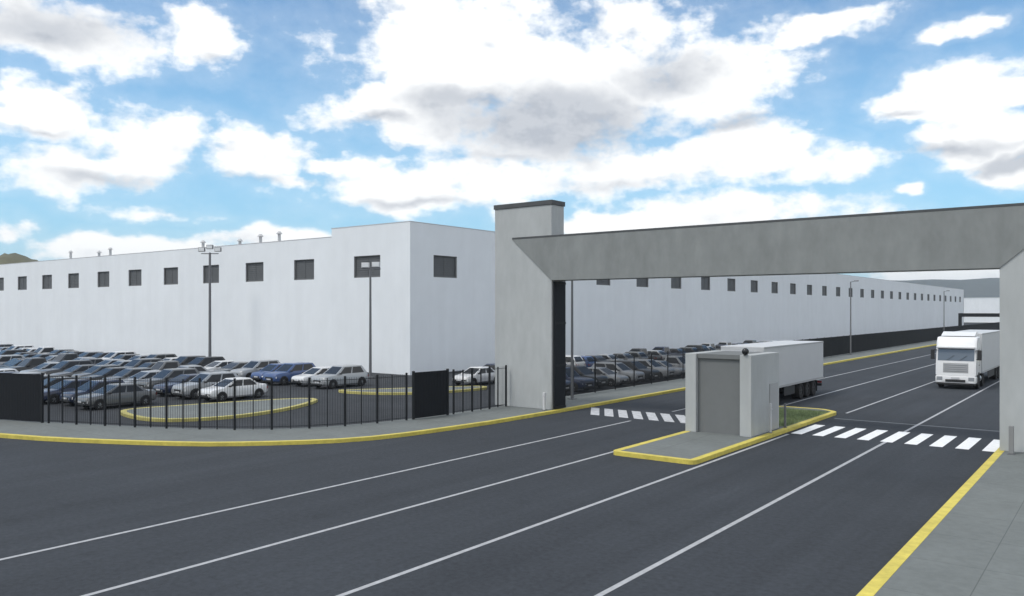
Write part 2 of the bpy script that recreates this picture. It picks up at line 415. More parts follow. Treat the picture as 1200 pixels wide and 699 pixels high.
# ------------------------------------------------------------------ hills
def hill(name, m, cx, cy, length, depth, height, rot, seed):
    bm = new(); rr = random.Random(seed); nx, ny = 60, 16; grid = []
    ph = [(rr.uniform(0, 6.28), rr.uniform(.6, 1)) for _ in range(6)]
    for j in range(ny + 1):
        row = []
        for i in range(nx + 1):
            u, v = i / nx, j / ny
            ridge = .62 + sum(math.sin(u * (5 + 5 * k) + p) * a * .22 / (k + 1) for k, (p, a) in enumerate(ph))
            z = height * max(0, ridge) * math.sin(math.pi * u) ** .6 * math.sin(math.pi * v) ** 1.2 + (rr.uniform(-1, 1) * height * .02 if 0 < j < ny and 0 < i < nx else 0)
            x, y = (u - .5) * length, (v - .5) * depth
            row.append(bm.verts.new((cx + x * math.cos(rot) - y * math.sin(rot), cy + x * math.sin(rot) + y * math.cos(rot), max(z, -.5))))
        grid.append(row)
    for j in range(ny):
        for i in range(nx): bm.faces.new((grid[j][i], grid[j][i + 1], grid[j + 1][i + 1], grid[j + 1][i]))
    return tag(link(name, bm, m, smooth=60), kind='structure')
hill('hill', HILL, -492, 160, 150, 150, 50, R(70), 5)
hill('distant_hills', FARHILL, 300, 3300, 5200, 900, 235, R(8), 11)

# ------------------------------------------------------------------ warehouse
def facade(bm, u0, u1, z0, z1, holes, P, depth):
    """wall face in the plane P(u, z, d) with window openings and their reveals"""
    us = sorted({u0, u1} | {h[0] for h in holes} | {h[1] for h in holes})
    zs = sorted({z0, z1} | {h[2] for h in holes} | {h[3] for h in holes})
    vc = {}
    def vert(u, z, d=0):
        k = (round(u, 4), round(z, 4), d)
        if k not in vc: vc[k] = bm.verts.new(P(u, z, d))
        return vc[k]
    for a, b in zip(us, us[1:]):
        for c, d in zip(zs, zs[1:]):
            if any(h[0] - 1e-4 <= a and b <= h[1] + 1e-4 and h[2] - 1e-4 <= c and d <= h[3] + 1e-4 for h in holes): continue
            bm.faces.new((vert(a, c), vert(b, c), vert(b, d), vert(a, d)))
    for a, b, c, d in holes:
        q = [(a, c), (b, c), (b, d), (a, d)]
        for (p, s) in zip(q, q[1:] + q[:1]):
            bm.faces.new((vert(*p), vert(*s), vert(*s, depth), vert(*p, depth))).material_index = 1
YW, XW, YF, XS, XL = 49.3, -48.6, 335.0, -58.7, -175.0
ZT, ZL = 13.03, 12.28
def X_on_front(px): t = (px - 600) / FPX; return YW * (-ST + CT * t) / (CT + ST * t)
def Y_on_side(px): t = (px - 600) / FPX; return XW * (CT + ST * t) / (-ST + CT * t)
wh = thing('warehouse', 'long white flat-roofed warehouse with a row of small dark square windows under its parapet', 'warehouse', ((XL + XW) / 2, (YW + YF) / 2, 0))
wo = Vector(wh.location)
def wl(name, bm, m, parent=None, smooth=None):
    bmesh.ops.translate(bm, verts=bm.verts, vec=-wo); return link(name, bm, m, parent or wh, smooth)
WZ0, WZ1 = 8.42, 10.36
front_px = [355, 297, 246, 199, 157, 120, 85, 54, 25]
fx = [X_on_front(p) for p in front_px]
sp = (fx[-1] - fx[0]) / (len(fx) - 1)
fx += [fx[-1] + sp * k for k in range(1, 5)]
sy = [Y_on_side(753) + 9.45 * k for k in range(-2, 27)]
holes_side = [(y - 1.55, y + 1.55, WZ0, WZ1) for y in sy if y > 60 and y < YF - 3]
yT = Y_on_side(522); holes_side.append((yT - 1.55, yT + 1.55, WZ0, WZ1))
xT = X_on_front(430)
bm = new()
facade(bm, XS, XW, 0, ZT, [(xT - 1.7, xT + 1.7, WZ0, WZ1)], lambda u, z, d: (u, YW + d, z), .28)
facade(bm, YW, YF, 0, ZT, holes_side, lambda u, z, d: (XW - d, u, z), .28)
box(bm, XS, XS + .3, YW + .3, YF, 0, ZT)
box(bm, XS + .3, XW, YF - .3, YF, 0, ZT)
wl('wall', bm, [WALL, REVEAL])
bm = new(); holes_f = [(x - 1.5, x + 1.5, WZ0, WZ1) for x in fx]
facade(bm, XL, XS, 0, ZL, holes_f, lambda u, z, d: (u, YW + .12 + d, z), .28)
box(bm, XL, XL + .3, YW + .42, YF, 0, ZL); box(bm, XL + .3, XS, YF - .3, YF, 0, ZL)
wl('wall', bm, [WALL, REVEAL])
bm = new(); box(bm, XS + .31, XW - .32, YW + .32, YF - .31, ZT - .7, ZT - .5); wl('roof', bm, ROOF)
bm = new(); box(bm, XL + .31, XS - .02, YW + .45, YF - .31, ZL - .7, ZL - .5); wl('roof', bm, ROOF)
bm = new(); box(bm, XS - .02, XW + .02, YW - .02, YW + .28, ZT + .002, ZT + .06); box(bm, XW - .28, XW + .02, YW + .281, YF, ZT + .002, ZT + .06); box(bm, XL, XS - .021, YW + .1, YW + .40, ZL + .002, ZL + .06)
wl('parapet_flashing', bm, mat('flashing', (.50, .51, .53), .6))
def window(P, u0, u1):
    bm = new(); f = .09
    def b(a, b_, c, d, e0, e1):
        p = P(a, c, e0); q = P(b_, d, e1)
        box(bm, min(p[0], q[0]), max(p[0], q[0]), min(p[1], q[1]), max(p[1], q[1]), c, d)
    g = .004
    b(u0 + g, u0 + f, WZ0 + g, WZ1 - g, .10, .17); b(u1 - f, u1 - g, WZ0 + g, WZ1 - g, .10, .17)
    b(u0 + f, u1 - f, WZ0 + g, WZ0 + f, .10, .17); b(u0 + f, u1 - f, WZ1 - f, WZ1 - g, .10, .17)
    um = (u0 + u1) / 2; b(um - .015, um + .015, WZ0 + f, WZ1 - f, .145, .16)
    o = wl('window', bm, FRAME)
    bm = new(); n = 9; hgt = (WZ1 - WZ0 - 2 * f) / n
    for k in range(n):
        z = WZ0 + f + k * hgt
        b0, b1 = (u0 + f, u1 - f)
        bm.faces.new([bm.verts.new(p) for p in (P(b0, z, .165), P(b1, z, .165), P(b1, z + hgt, .20), P(b0, z + hgt, .20))])
        bm.faces.new([bm.verts.new(p) for p in (P(b0, z + hgt, .20), P(b1, z + hgt, .20), P(b1, z + hgt, .165), P(b0, z + hgt, .165))])
    wl('louvre', bm, PANE, o)
window(lambda u, z, d: (u, YW + d, z), xT - 1.7, xT + 1.7)
for h in holes_f: window(lambda u, z, d: (u, YW + .12 + d, z), h[0], h[1])
for h in holes_side: window(lambda u, z, d: (XW - d, u, z), h[0], h[1])
for px, hh in ((65, 1.3), (98, .9), (111, 1.2), (219, 1.0), (262, .8), (286, 1.1), (308, 1.2)):
    x = X_on_front(px) * 1.02; bm = new()
    tube(bm, (x, YW + 3, ZL - .5), (x, YW + 3, ZL + hh), .16); tube(bm, (x, YW + 3, ZL + hh), (x, YW + 3, ZL + hh + .25), .34, .12)
    wl('roof_vent', bm, ROOF, smooth=40)

t = thing('far_warehouse', 'pale distant flat-roofed warehouse seen past the far black gantry', 'warehouse', (-8, 440, 0))
bm = new(); box(bm, -77, 60, -18, 40, 0, 10.998); link('wall', bm, WALL, t)
bm = new(); box(bm, -77.1, 60.1, -18.1, 40.1, 11.0, 11.25); link('roof_edge', bm, WALL, t)

# ------------------------------------------------------------------ gateway portal
YG, DG, mi_ = 35.85, 1.2, 2.65
PLX0, PLX1, PRX0, PRX1 = -28.65, -24.75, -4.0, -.1
ZB0, ZB1, ZP = 7.12, 9.45, 11.2
def pillar(x0, x1, label, ZP=11.2):
    t = thing('gate_pillar', label, 'pillar', ((x0 + x1) / 2, YG + DG / 2, .15)); w = (x1 - x0) / 2
    bm = new(); box(bm, -w, w, -DG / 2, DG / 2, 0, ZP - .15, .02); link('shaft', bm, CONC, t)
    bm = new(); box(bm, (-w - .05) if ZP > 10 else -w + mi_ + .03, w + .05, -DG / 2 - .05, DG / 2 + .05, ZP - .149, ZP + .10, .01); link('coping', bm, COPING, t)
    return t
tL = pillar(PLX0, PLX1, 'tall pale concrete gateway pillar beside the black curved fence')
tR = pillar(PRX0, PRX1, 'tall pale concrete gateway pillar on the pavement at the right edge', 9.44)
# base joint strip on the shafts
t = thing('gateway_beam', 'long grey concrete beam with mitred ends spanning the road between both pillars', 'beam', ((PLX1 + PRX0) / 2, YG, ZB0))
ox = t.location.x
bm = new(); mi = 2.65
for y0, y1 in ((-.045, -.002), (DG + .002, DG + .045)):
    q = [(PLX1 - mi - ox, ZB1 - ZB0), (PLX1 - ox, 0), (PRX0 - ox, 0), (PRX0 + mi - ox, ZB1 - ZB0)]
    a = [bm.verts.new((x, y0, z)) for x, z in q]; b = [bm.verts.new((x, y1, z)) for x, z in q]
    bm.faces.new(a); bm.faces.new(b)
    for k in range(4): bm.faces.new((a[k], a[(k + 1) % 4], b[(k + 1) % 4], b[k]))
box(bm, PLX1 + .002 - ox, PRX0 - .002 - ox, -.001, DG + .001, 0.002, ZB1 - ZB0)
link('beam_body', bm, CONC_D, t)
bm = new(); box(bm, PLX1 + .06 - ox, PRX0 - .06 - ox, -.06, DG + .06, ZB1 - ZB0 + .002, ZB1 - ZB0 + .09)
box(bm, PLX1 - mi + .02 - ox, PLX1 + .058 - ox, -.06, -.003, ZB1 - ZB0 + .002, ZB1 - ZB0 + .09); box(bm, PRX0 - .058 - ox, PRX0 + mi - .02 - ox, -.06, -.003, ZB1 - ZB0 + .002, ZB1 - ZB0 + .09)
link('coping', bm, COPING, t)
# black gate leaf folded against the left pillar
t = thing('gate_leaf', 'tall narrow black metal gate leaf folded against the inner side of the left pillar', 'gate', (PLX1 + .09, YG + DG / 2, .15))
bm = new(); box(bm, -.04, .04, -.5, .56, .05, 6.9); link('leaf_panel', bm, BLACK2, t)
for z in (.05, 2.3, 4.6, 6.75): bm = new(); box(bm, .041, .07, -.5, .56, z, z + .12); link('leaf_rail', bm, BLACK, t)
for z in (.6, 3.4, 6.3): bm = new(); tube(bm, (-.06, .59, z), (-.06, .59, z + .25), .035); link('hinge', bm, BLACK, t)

# ------------------------------------------------------------------ booth
BX0, BX1, BY0, BY1, BZ = -15.72, -12.72, 33.2, 36.6, 3.6
t = thing('gate_booth', 'pale grey concrete gate booth with recessed front panel on the kerbed island', 'booth', ((BX0 + BX1) / 2, (BY0 + BY1) / 2, .15))
ox, oy = t.location.x, t.location.y
def bl(name, bm, m, par=None, smooth=None):
    bmesh.ops.translate(bm, verts=bm.verts, vec=(-ox, -oy, -.15)); return link(name, bm, m, par or t, smooth)
bm = new(); box(bm, BX0, BX0 + .5, BY0, BY1, .15, BZ, .015); bl('side_wall', bm, CONC)
bm = new(); box(bm, BX1 - .5, BX1, BY0, BY1, .15, BZ, .015); bl('side_wall', bm, CONC)
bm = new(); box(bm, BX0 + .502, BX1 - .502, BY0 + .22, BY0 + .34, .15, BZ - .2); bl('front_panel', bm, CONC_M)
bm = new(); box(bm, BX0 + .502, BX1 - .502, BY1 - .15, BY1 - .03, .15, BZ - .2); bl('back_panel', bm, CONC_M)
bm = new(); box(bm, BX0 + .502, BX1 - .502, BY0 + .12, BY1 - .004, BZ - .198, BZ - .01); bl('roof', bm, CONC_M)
bm = new(); box(bm, BX1 + .003, BX1 + .04, BY1 - 1.25, BY1 - .25, .17, 2.25, .008); dr = bl('door', bm, mat('door_grey', (.34, .35, .36), .5))
bm = new(); box(bm, BX1 + .041, BX1 + .09, BY1 - 1.15, BY1 - 1.03, 1.1, 1.14); bl('handle', bm, CHROME, dr)
t2 = thing('security_camera', 'small dark dome security camera on the top corner of the gate booth', 'camera', (BX1 - .25, BY0 - .002, BZ + .16))
bm = new(); bmesh.ops.create_uvsphere(bm, u_segments=16, v_segments=10, radius=.15); link('dome', bm, GLASSD, t2, 60)
bm = new(); box(bm, -.06, .06, -.05, .12, -.158, -.10); tube(bm, (0, .05, -.12), (0, .03, 0), .04); link('bracket', bm, PLASTIC, t2)

# access post and bollards
def post(name, label, x, y, h, w, m, head):
    t = thing(name, label, 'post', (x, y, .15))
    bm = new(); box(bm, -w / 2, w / 2, -w / 2, w / 2, .03, h, .012); link('post_body', bm, m, t)
    bm = new(); box(bm, -w * .8, w * .8, -w * .8, w * .8, 0.001, .029); link('base_plate', bm, POLE, t)
    if head: bm = new(); box(bm, -w * .6, w * .6, -w * .6, w * .6, h + .001, h + head, .02); link('post_head', bm, LAMPW, t)
    return t
post('card_reader_post', 'pale card reader post standing on the island kerb beside the booth', -12.5, 34.9, 1.1, .08, LAMPW, .2)
post('card_reader_post', 'thin dark post at the back corner of the booth, by the grass', -12.55, 36.9, 1.1, .09, POLE, 0)
post('bollard', 'short grey bollard in front of the right gateway pillar', -3.55, 35.2, 1.05, .16, mat('bollard_grey', (.22, .225, .23), .6), 0)
post('bollard', 'short pale bollard with a boxy head at the foot of the left gateway pillar', -24.95, 35.45, .75, .12, LAMPW, .2)

# ------------------------------------------------------------------ fences
FH = 2.25
def fence_run(name, label, pts, bay, dx=.11, pw=.0095, z=.15, post_w=.075, mid=True):
    P = resample(pts, bay); t = thing(name, label, 'fence', (P[0].x, P[0].y, z)); o = P[0]
    for p in P:
        bm = new(); box(bm, -post_w / 2, post_w / 2, -post_w / 2, post_w / 2, 0, FH + .06)
        a = link('post', bm, BLACK, t, loc=(p.x - o.x, p.y - o.y, 0))
    for a, b in zip(P, P[1:]):
        d = b - a; L_ = d.length; ang = math.atan2(d.y, d.x); bm = new()
        for zz in (.12, FH - .12): box(bm, post_w / 2, L_ - post_w / 2, -.012, .012, zz, zz + .022)
        n = int((L_ - .1) / dx)
        for k in range(n):
            x = post_w / 2 + (L_ - post_w) * (k + .5) / n
            box(bm, x - pw / 2, x + pw / 2, -pw / 2, pw / 2, .05, FH)
        if mid: box(bm, L_ / 2 - .019, L_ / 2 + .019, -.02, .02, .02, FH)
        link('railing', bm, BLACK, t, loc=(a.x - o.x, a.y - o.y, 0), rot=ang)
    return t
def solid_gate(label, pts):
    P = resample(pts, 1.4); o = P[0]; t = thing('slatted_gate', label, 'gate', (o.x, o.y, .15))
    for a, b in zip(P, P[1:]):
        d = b - a; bm = new()
        n = int(d.length / .1)
        for k in range(n):
            x = d.length * (k + .5) / n; box(bm, x - .044, x + .044, -.02, .02, .04, FH + .05)
        for zz in (.1, 1.1, FH - .15): box(bm, 0, d.length, .021, .05, zz, zz + .07)
        link('gate_leaf', bm, BLACK2, t, loc=(a.x - o.x, a.y - o.y, 0), rot=math.atan2(d.y, d.x))
    for p in (P[0], P[-1]):
        bm = new(); box(bm, -.05, .05, -.05, .05, 0, FH + .12); link('post', bm, BLACK, t, loc=(p.x - o.x, p.y - o.y, 0))
    return t
def span(x0, x1):   # piece of the fence line between two x, or two arc positions
    return [p for p in fence if x0 <= p.x <= x1]
i1 = min(range(len(fence)), key=lambda i: (fence[i] - Vector((-41.3, 17.1))).length)
i0 = min(range(len(fence)), key=lambda i: (fence[i] - Vector((-46.5, 15.6))).length)
i2 = min(range(len(fence)), key=lambda i: (fence[i] - Vector((-27.98, 28.7))).length)
i3 = min(range(len(fence)), key=lambda i: (fence[i] - Vector((-27.8, 30.7))).length)
fence_run('railing_fence', 'black railing fence running off past the leftmost dark gate', fence[:i0], 2.4)
solid_gate('closed black slatted gate panel at the left end of the curved fence', fence[i0:i1 + 1])
fence_run('railing_fence', 'curved black railing fence along the kerb in front of the car park island', fence[i1 + 1:i2], 1.65)
solid_gate('closed black slatted gate panel in the fence near the left pillar', fence[i2:i3 + 1])
fence_run('railing_fence', 'short black railing section between the dark gate panel and the left pillar', fence[i3 + 1:], 1.7)
fence_run('railing_fence', 'straight black railing fence in front of the parked cars beyond the left pillar', [Vector((FENCE_X, 37.3)), Vector((FENCE_X, 76.3))], 2.6, dx=.115, pw=.024, mid=False, post_w=.05)
fence_run('railing_fence', 'long dense black fence beside the far road beyond the parked trailer', [Vector((FENCE_X, 76.42)), Vector((FENCE_X, 310))], 2.6, dx=.115, pw=.06, mid=False, post_w=.05)
# far black gantry
t = thing('gantry', 'far black metal gantry spanning the road beyond the white truck', 'gantry', ((FENCE_X + KERB_R) / 2, 193, .15)); hw = (KERB_R - FENCE_X) / 2 + 1
for s in (-1, 1):
    bm = new(); box(bm, s * hw - .3, s * hw + .3, -.3, .3, 0, 4.0); link('post', bm, BLACK, t)
bm = new(); box(bm, -hw - .3, hw + .3, -.32, .32, 4.0, 4.75); link('crossbeam', bm, BLACK, t)

# ------------------------------------------------------------------ lamp posts
def flood_pole(label, x, y, h, heads, r=.11):
    t = thing('lamp_post', label, 'lamp post', (x, y, .004), TH)
    bm = new(); tube(bm, (0, 0, 0.02), (0, 0, h), r, r * .7, 12); link('pole', bm, POLE, t, 40)
    bm = new(); box(bm, -.25, .25, -.25, .25, 0, .05, .01); link('base_plate', bm, POLE, t)
    if heads:
        bm = new()
        bar(bm, (-.85, 0, h - .1), (.85, 0, h - .1), .08)
        link('cross_arm', bm, POLE, t)
        for (dx, dz, s) in heads:
            bm = new(); box(bm, dx - .32, dx + .32, -.12, .12, h + dz, h + dz + .42, .03); l = link('floodlight', bm, LAMPW if s else POLE, t)
            bm = new(); box(bm, dx - .27, dx + .27, -.135, -.121, h + dz + .05, h + dz + .37); link('lens', bm, HEADL, l)
    return t
def groundZ(px, Z): la = (px - 600) / FPX * Z; return -Z * ST + la * CT, Z * CT + la * ST
x, y = groundZ(246, 80); flood_pole('tall floodlight mast with three lamps rising from the back row of parked cars', x, y, 11.2, [(-.8, .1, 0), (0, .35, 0), (.8, .1, 0)], .15)
x, y = groundZ(434, 66.5); flood_pole('floodlight mast with two pale lamp heads in front of the warehouse corner', x, y, 9.0, [(-.4, 0, 1), (.45, .05, 1)], .12)
def street_lamp(label, y):
    t = thing('street_lamp', label, 'street lamp', (-26.8, y, .15), 0, 'street lamps along the fence')
    bm = new(); tube(bm, (0, 0, .02), (0, 0, 8.8), .09, .06, 10); link('pole', bm, POLE, t, 40)
    bm = new(); box(bm, -.2, .2, -.2, .2, 0, .04); link('base_plate', bm, POLE, t)
    bm = new(); bar(bm, (0, 0, 8.75), (.5, 0, 8.86), .06); link('arm', bm, POLE, t)
    bm = new(); box(bm, .4, .9, -.13, .13, 8.82, 8.94, .03); link('lamp_head', bm, POLE, t)
street_lamp('slim grey street lamp just behind the left gateway pillar', 41.0)
street_lamp('slim grey street lamp at the fence beyond the parked trailer', 102)
street_lamp('faint distant street lamp near the far end of the warehouse', 163)

# ------------------------------------------------------------------ vehicles
def loft(bm, rings, mi=0, cap=True):
    V_ = [[bm.verts.new(p) for p in r] for r in rings]; n = len(rings[0])
    for a, b in zip(V_, V_[1:]):
        for k in range(n): bm.faces.new((a[k], a[(k + 1) % n], b[(k + 1) % n], b[k])).material_index = mi
    if cap:
        for r in (V_[0], V_[-1]): bm.faces.new(r).material_index = mi
    return V_
def wheel(parent, x, y, r, w, side, name='wheel'):
    bm = new()
    prof = [(r * .62, -w / 2), (r * .93, -w / 2), (r, -w / 2 + w * .14), (r, w / 2 - w * .14), (r * .93, w / 2), (r * .62, w / 2)]
    n = 20; rows = []
    for k in range(n):
        a = 2 * math.pi * k / n; rows.append([bm.verts.new((math.cos(a) * q, yy, math.sin(a) * q)) for q, yy in prof])
    for k in range(n):
        A, B = rows[k], rows[(k + 1) % n]
        for j in range(len(prof)): bm.faces.new((A[j], A[(j + 1) % len(prof)], B[(j + 1) % len(prof)], B[j]))
    o = link(name, bm, TYRE, parent, 35, (x, y, r))
    bm = new(); yo = side * (w / 2 - .035)
    ctr = bm.verts.new((0, yo + side * .02, 0)); ring = [bm.verts.new((math.cos(2 * math.pi * k / 20) * r * .6, yo, math.sin(2 * math.pi * k / 20) * r * .6)) for k in range(20)]
    for k in range(20): bm.faces.new((ctr, ring[k], ring[(k + 1) % 20])).material_index = 0 if k % 4 < 2 else 1
    link('rim', bm, [RIM, PLASTIC] if r < .45 else [PLASTIC, TYRE], o)
    return o
def patch(bm, quad, inset, off, nu=1, u_cuts=None, mi=0):
    """a slightly raised pane inside a four sided panel; quad order bl, br, tr, tl"""
    a, b, c, d = [Vector(q) for q in quad]; n = (b - a).cross(d - a).normalized()
    def P(u, v): return (a * (1 - u) + b * u) * (1 - v) + (d * (1 - u) + c * u) * v + n * off
    iu, iv0, iv1 = inset
    for u0, u1 in (u_cuts or [(iu, 1 - iu)]):
        bm.faces.new([bm.verts.new(P(*q)) for q in ((u0, iv0), (u1, iv0), (u1, 1 - iv1), (u0, 1 - iv1))]).material_index = mi
CAR_TYPES = {   # length, width, belt, roof height, hood height, (rear base, rear top, front top, front base), boot height
    'sedan': (4.55, 1.78, .93, 1.44, .86, (-1.72, -.98, .22, 1.22), .95),
    'hatchback': (4.0, 1.74, .94, 1.50, .90, (-1.92, -1.42, .18, 1.12), .96),
    'suv': (4.6, 1.86, 1.08, 1.70, 1.02, (-2.15, -1.72, .22, 1.10), 1.08),
    'pickup': (5.2, 1.86, 1.08, 1.76, 1.02, (-.75, -.62, .55, 1.25), 1.02),
}
def make_car(kind):
    Lc, W, belt, roof, hood, (gr, grt, gft, gf), boot = CAR_TYPES[kind]
    t = thing('parked_car', 'x', 'car'); hw = W / 2; bm = new()
    xs = [-Lc / 2, -Lc / 2 + .05, -Lc / 2 + .15, -Lc / 2 + .35, Lc / 2 - .06, Lc / 2 - .32, gr, grt, 0, gft, gf, Lc / 2 - .55, Lc / 2 - .16, Lc / 2]
    xs = sorted(xs)
    def top(x):
        if x < gr: return boot
        if x > gf: return belt + (hood - belt) * min(1, (x - gf) / .3) - .10 * max(0, (x - (Lc / 2 - .7)) / .7) ** 2 * 1.2
        return belt
    def halfw(x):
        e = Lc / 2 - abs(x); return hw * (1 - .16 * max(0, 1 - e / .55) ** 2)
    rings = []
    for x in xs:
        w = halfw(x); z1 = top(x); zb = .22 + (.06 if abs(x) > Lc / 2 - .4 else 0)
        e_ = Lc / 2 - abs(x)
        if e_ < .12: z1 -= .17 * (1 - e_ / .12) ** 2; zb += .10 * (1 - e_ / .12)
        h_ = [(w * .88, zb), (w * .99, zb + .10), (w, .55), (w * .985, z1 - .14), (w * .93, z1 - .03), (w * .80, z1)]
        rings.append([(x, y, z) for y, z in h_] + [(x, -y, z) for y, z in reversed(h_)])
    loft(bm, rings)
    # cabin
    wb, wr = hw * .90, hw * .70
    base = [(gr, -wb), (gf, -wb), (gf, wb), (gr, wb)]; rf = [(grt, -wr), (gft, -wr), (gft, wr), (grt, wr)]
    zb_ = belt - .03; vb = [bm.verts.new((x, y, zb_)) for x, y in base]; vt = [bm.verts.new((x, y, roof - .05)) for x, y in rf]
    mx = (grt + gft) / 2
    lv = [vb, vt] + [[bm.verts.new((x * q + mx * (1 - q), y * qy, z)) for x, y in rf] for q, qy, z in ((.95, .93, roof - .018), (.82, .76, roof - .004), (.55, .45, roof))]
    rc = lv[-1]
    for A_, B_ in zip(lv, lv[1:]):
        for k in range(4): bm.faces.new((A_[k], A_[(k + 1) % 4], B_[(k + 1) % 4], B_[k]))
    bm.faces.new(rc)
    wx = (Lc / 2 - .82, -Lc / 2 + .82); wr_ = .36 if kind in ('suv', 'pickup') else .32
    for x in wx:
        for s in (-1, 1):   # wheel arch lining
            ring = [bm.verts.new((x + math.cos(math.pi * k / 12) * (wr_ + .07), s * (hw + .004), wr_ + math.sin(math.pi * k / 12) * (wr_ + .05))) for k in range(13)]
            lo = [bm.verts.new((x + (wr_ + .07), s * (hw + .004), .2)), bm.verts.new((x - (wr_ + .07), s * (hw + .004), .2))]
            bm.faces.new([lo[0]] + ring + [lo[1]]).material_index = 1
    if kind == 'pickup':  # open bed
        q = [(-Lc / 2 + .15, -.72), (gr - .12, -.72), (gr - .12, .72), (-Lc / 2 + .15, .72)]
        bm.faces.new([bm.verts.new((x, y, boot + .005)) for x, y in q]).material_index = 1
    link('body', bm, [mat('paint_base', (.5, .5, .5), .3), PLASTIC], t, 32)
    b3 = [Vector((x, y, zb_)) for x, y in base]; t3 = [Vector((x, y, roof - .05)) for x, y in rf]
    bm = new(); patch(bm, (b3[1], b3[2], t3[2], t3[1]), (.07, .08, .06), .008); link('windscreen', bm, GLASSD, t)
    bm = new(); patch(bm, (b3[3], b3[0], t3[0], t3[3]), (.09, .14, .08), .008); link('rear_window', bm, GLASSD, t)
    cuts = [(.10, .50), (.54, .90)] if kind != 'pickup' else [(.12, .88)]
    bm = new(); patch(bm, (b3[0], b3[1], t3[1], t3[0]), (.1, .10, .10), .008, u_cuts=cuts); link('side_window', bm, GLASSD, t)
    bm = new(); patch(bm, (b3[2], b3[3], t3[3], t3[2]), (.1, .10, .10), .008, u_cuts=[(1 - b, 1 - a) for a, b in cuts]); link('side_window', bm, GLASSD, t)
    for x in wx:
        for s in (-1, 1): wheel(t, x, s * (hw - .07), wr_, .2, s)
    xf = Lc / 2; zt = top(xf) - .16
    for s in (-1, 1):
        bm = new(); ring0 = [(xf - .02, s * hw * .52, zt - .14), (xf - .13, s * hw * .93, zt - .14), (xf - .14, s * hw * .92, zt + .0), (xf - .06, s * hw * .52, zt - .01)]
        bm.faces.new([bm.verts.new((x + .035, y * 1.015, z)) for x, y, z in ring0]); link('headlight', bm, HEADL, t)
        bm = new(); ring0 = [(-xf + .01, s * hw * .60, boot - .34), (-xf + .10, s * hw * .95, boot - .34), (-xf + .10, s * hw * .94, boot - .17), (-xf + .01, s * hw * .60, boot - .17)]
        bm.faces.new([bm.verts.new((x - .035, y * 1.015, z)) for x, y, z in ring0]); link('tail_light', bm, TAILL, t)
        bm = new(); box(bm, gf - .42, gf - .24, min(s * (hw - .02), s * (hw + .16)), max(s * (hw - .02), s * (hw + .16)), belt + .0, belt + .12, .03); link('mirror', bm, PLASTIC, t)
    bm = new(); box(bm, xf - .02, xf + .012, -hw * .46, hw * .46, zt - .20, zt - .05, .01); link('grille', bm, PLASTIC, t)
    bm = new(); box(bm, xf - .02, xf + .015, -hw * .62, hw * .62, .30, .42, .01); link('lower_grille', bm, PLASTIC, t)
    bm = new(); box(bm, xf + .016, xf + .026, -.25, .25, .46, .57); link('number_plate', bm, LAMPW, t)
    index_kids(t)
    return t
PAINTS = {'white': (.62, .63, .64), 'silver': (.33, .345, .36), 'grey': (.13, .135, .14), 'dark grey': (.045, .048, .053), 'black': (.014, .015, .017),
          'blue': (.035, .075, .20), 'dark blue': (.018, .028, .065), 'beige': (.30, .27, .22), 'dark red': (.12, .018, .018)}
for k, c in PAINTS.items(): mat('paint_' + k, c, .32, metal=.25 if k in ('silver', 'grey') else 0, coat=.5)
protos = {k: make_car(k) for k in CAR_TYPES}
used = set(); ALLCARS = []
ORD = ['first', 'second', 'third', 'fourth', 'fifth', 'sixth', 'seventh', 'eighth', 'ninth', 'tenth', 'eleventh', 'twelfth']
def place_row(row_phrase, group, specs, end_phrase):
    """specs: (x, y, heading, kind, colour) ordered from one end of the row"""
    count = {}; tot = {}
    for s in specs: tot[(s[4], s[3])] = tot.get((s[4], s[3]), 0) + 1
    for i, (x, y, hd, kind, colr) in enumerate(specs):
        p = protos[kind]
        if kind not in used: used.add(kind); c = p
        else: c = copy_tree(p)
        c.scale = (.9, .9, .9); c.location = (x, y, .004); c.rotation_euler = (0, 0, hd)
        k = (colr, kind); count[k] = count.get(k, 0) + 1
        if tot[k] == 1: lab = f'the only {colr} {kind} {row_phrase}'
        else:
            lab = f'{colr} {kind} {row_phrase}, {ORD[count[k] - 1] if count[k] <= 12 else str(count[k]) + "th"} such from {end_phrase}'
        tag(c, lab, 'car', group); ALLCARS.append(c)
        b = [ch for ch in (KIDS[p.name] if c is p else c.children) if ch.name.split('.')[0] == 'body'][0]
        b.material_slots[0].link = 'OBJECT'; b.material_slots[0].material = MATS['paint_' + colr]
        if kind == 'pickup': pass
rk = random.Random(21)
COLS = ['white'] * 4 + ['silver'] * 6 + ['grey'] * 6 + ['dark grey'] * 5 + ['black'] * 4 + ['blue', 'dark blue', 'dark blue']
KINDS = ['sedan'] * 9 + ['hatchback'] * 4 + ['suv'] * 3 + ['pickup'] * 2
def rnd(skip=.06): return rk.choice(KINDS), rk.choice(COLS)
NOSE = R(-90)
def make_row(y, x0, x1, step, fixed, skip=.03):
    out = []; x = x0; i = 0
    while x > x1:
        kind, colr = rnd()
        if i in fixed: kind, colr = fixed[i]
        if i in fixed or rk.random() > skip: out.append((x + rk.uniform(-.12, .12), y + rk.uniform(-.35, .35), NOSE + rk.uniform(-.03, .03), kind, colr))
        x -= step; i += 1
    return out
rowA = make_row(38.6, -45.2, -134, 2.5, {0: ('suv', 'silver'), 1: ('sedan', 'white'), 2: ('suv', 'blue'), 3: ('hatchback', 'blue'), 4: ('suv', 'silver'), 5: ('sedan', 'grey'), 6: ('sedan', 'white'), 7: ('suv', 'black'), 8: ('suv', 'dark grey'), 9: ('sedan', 'white'), 10: ('suv', 'grey')})
place_row('in the back row by the warehouse', 'cars in the back row', rowA, 'the right')
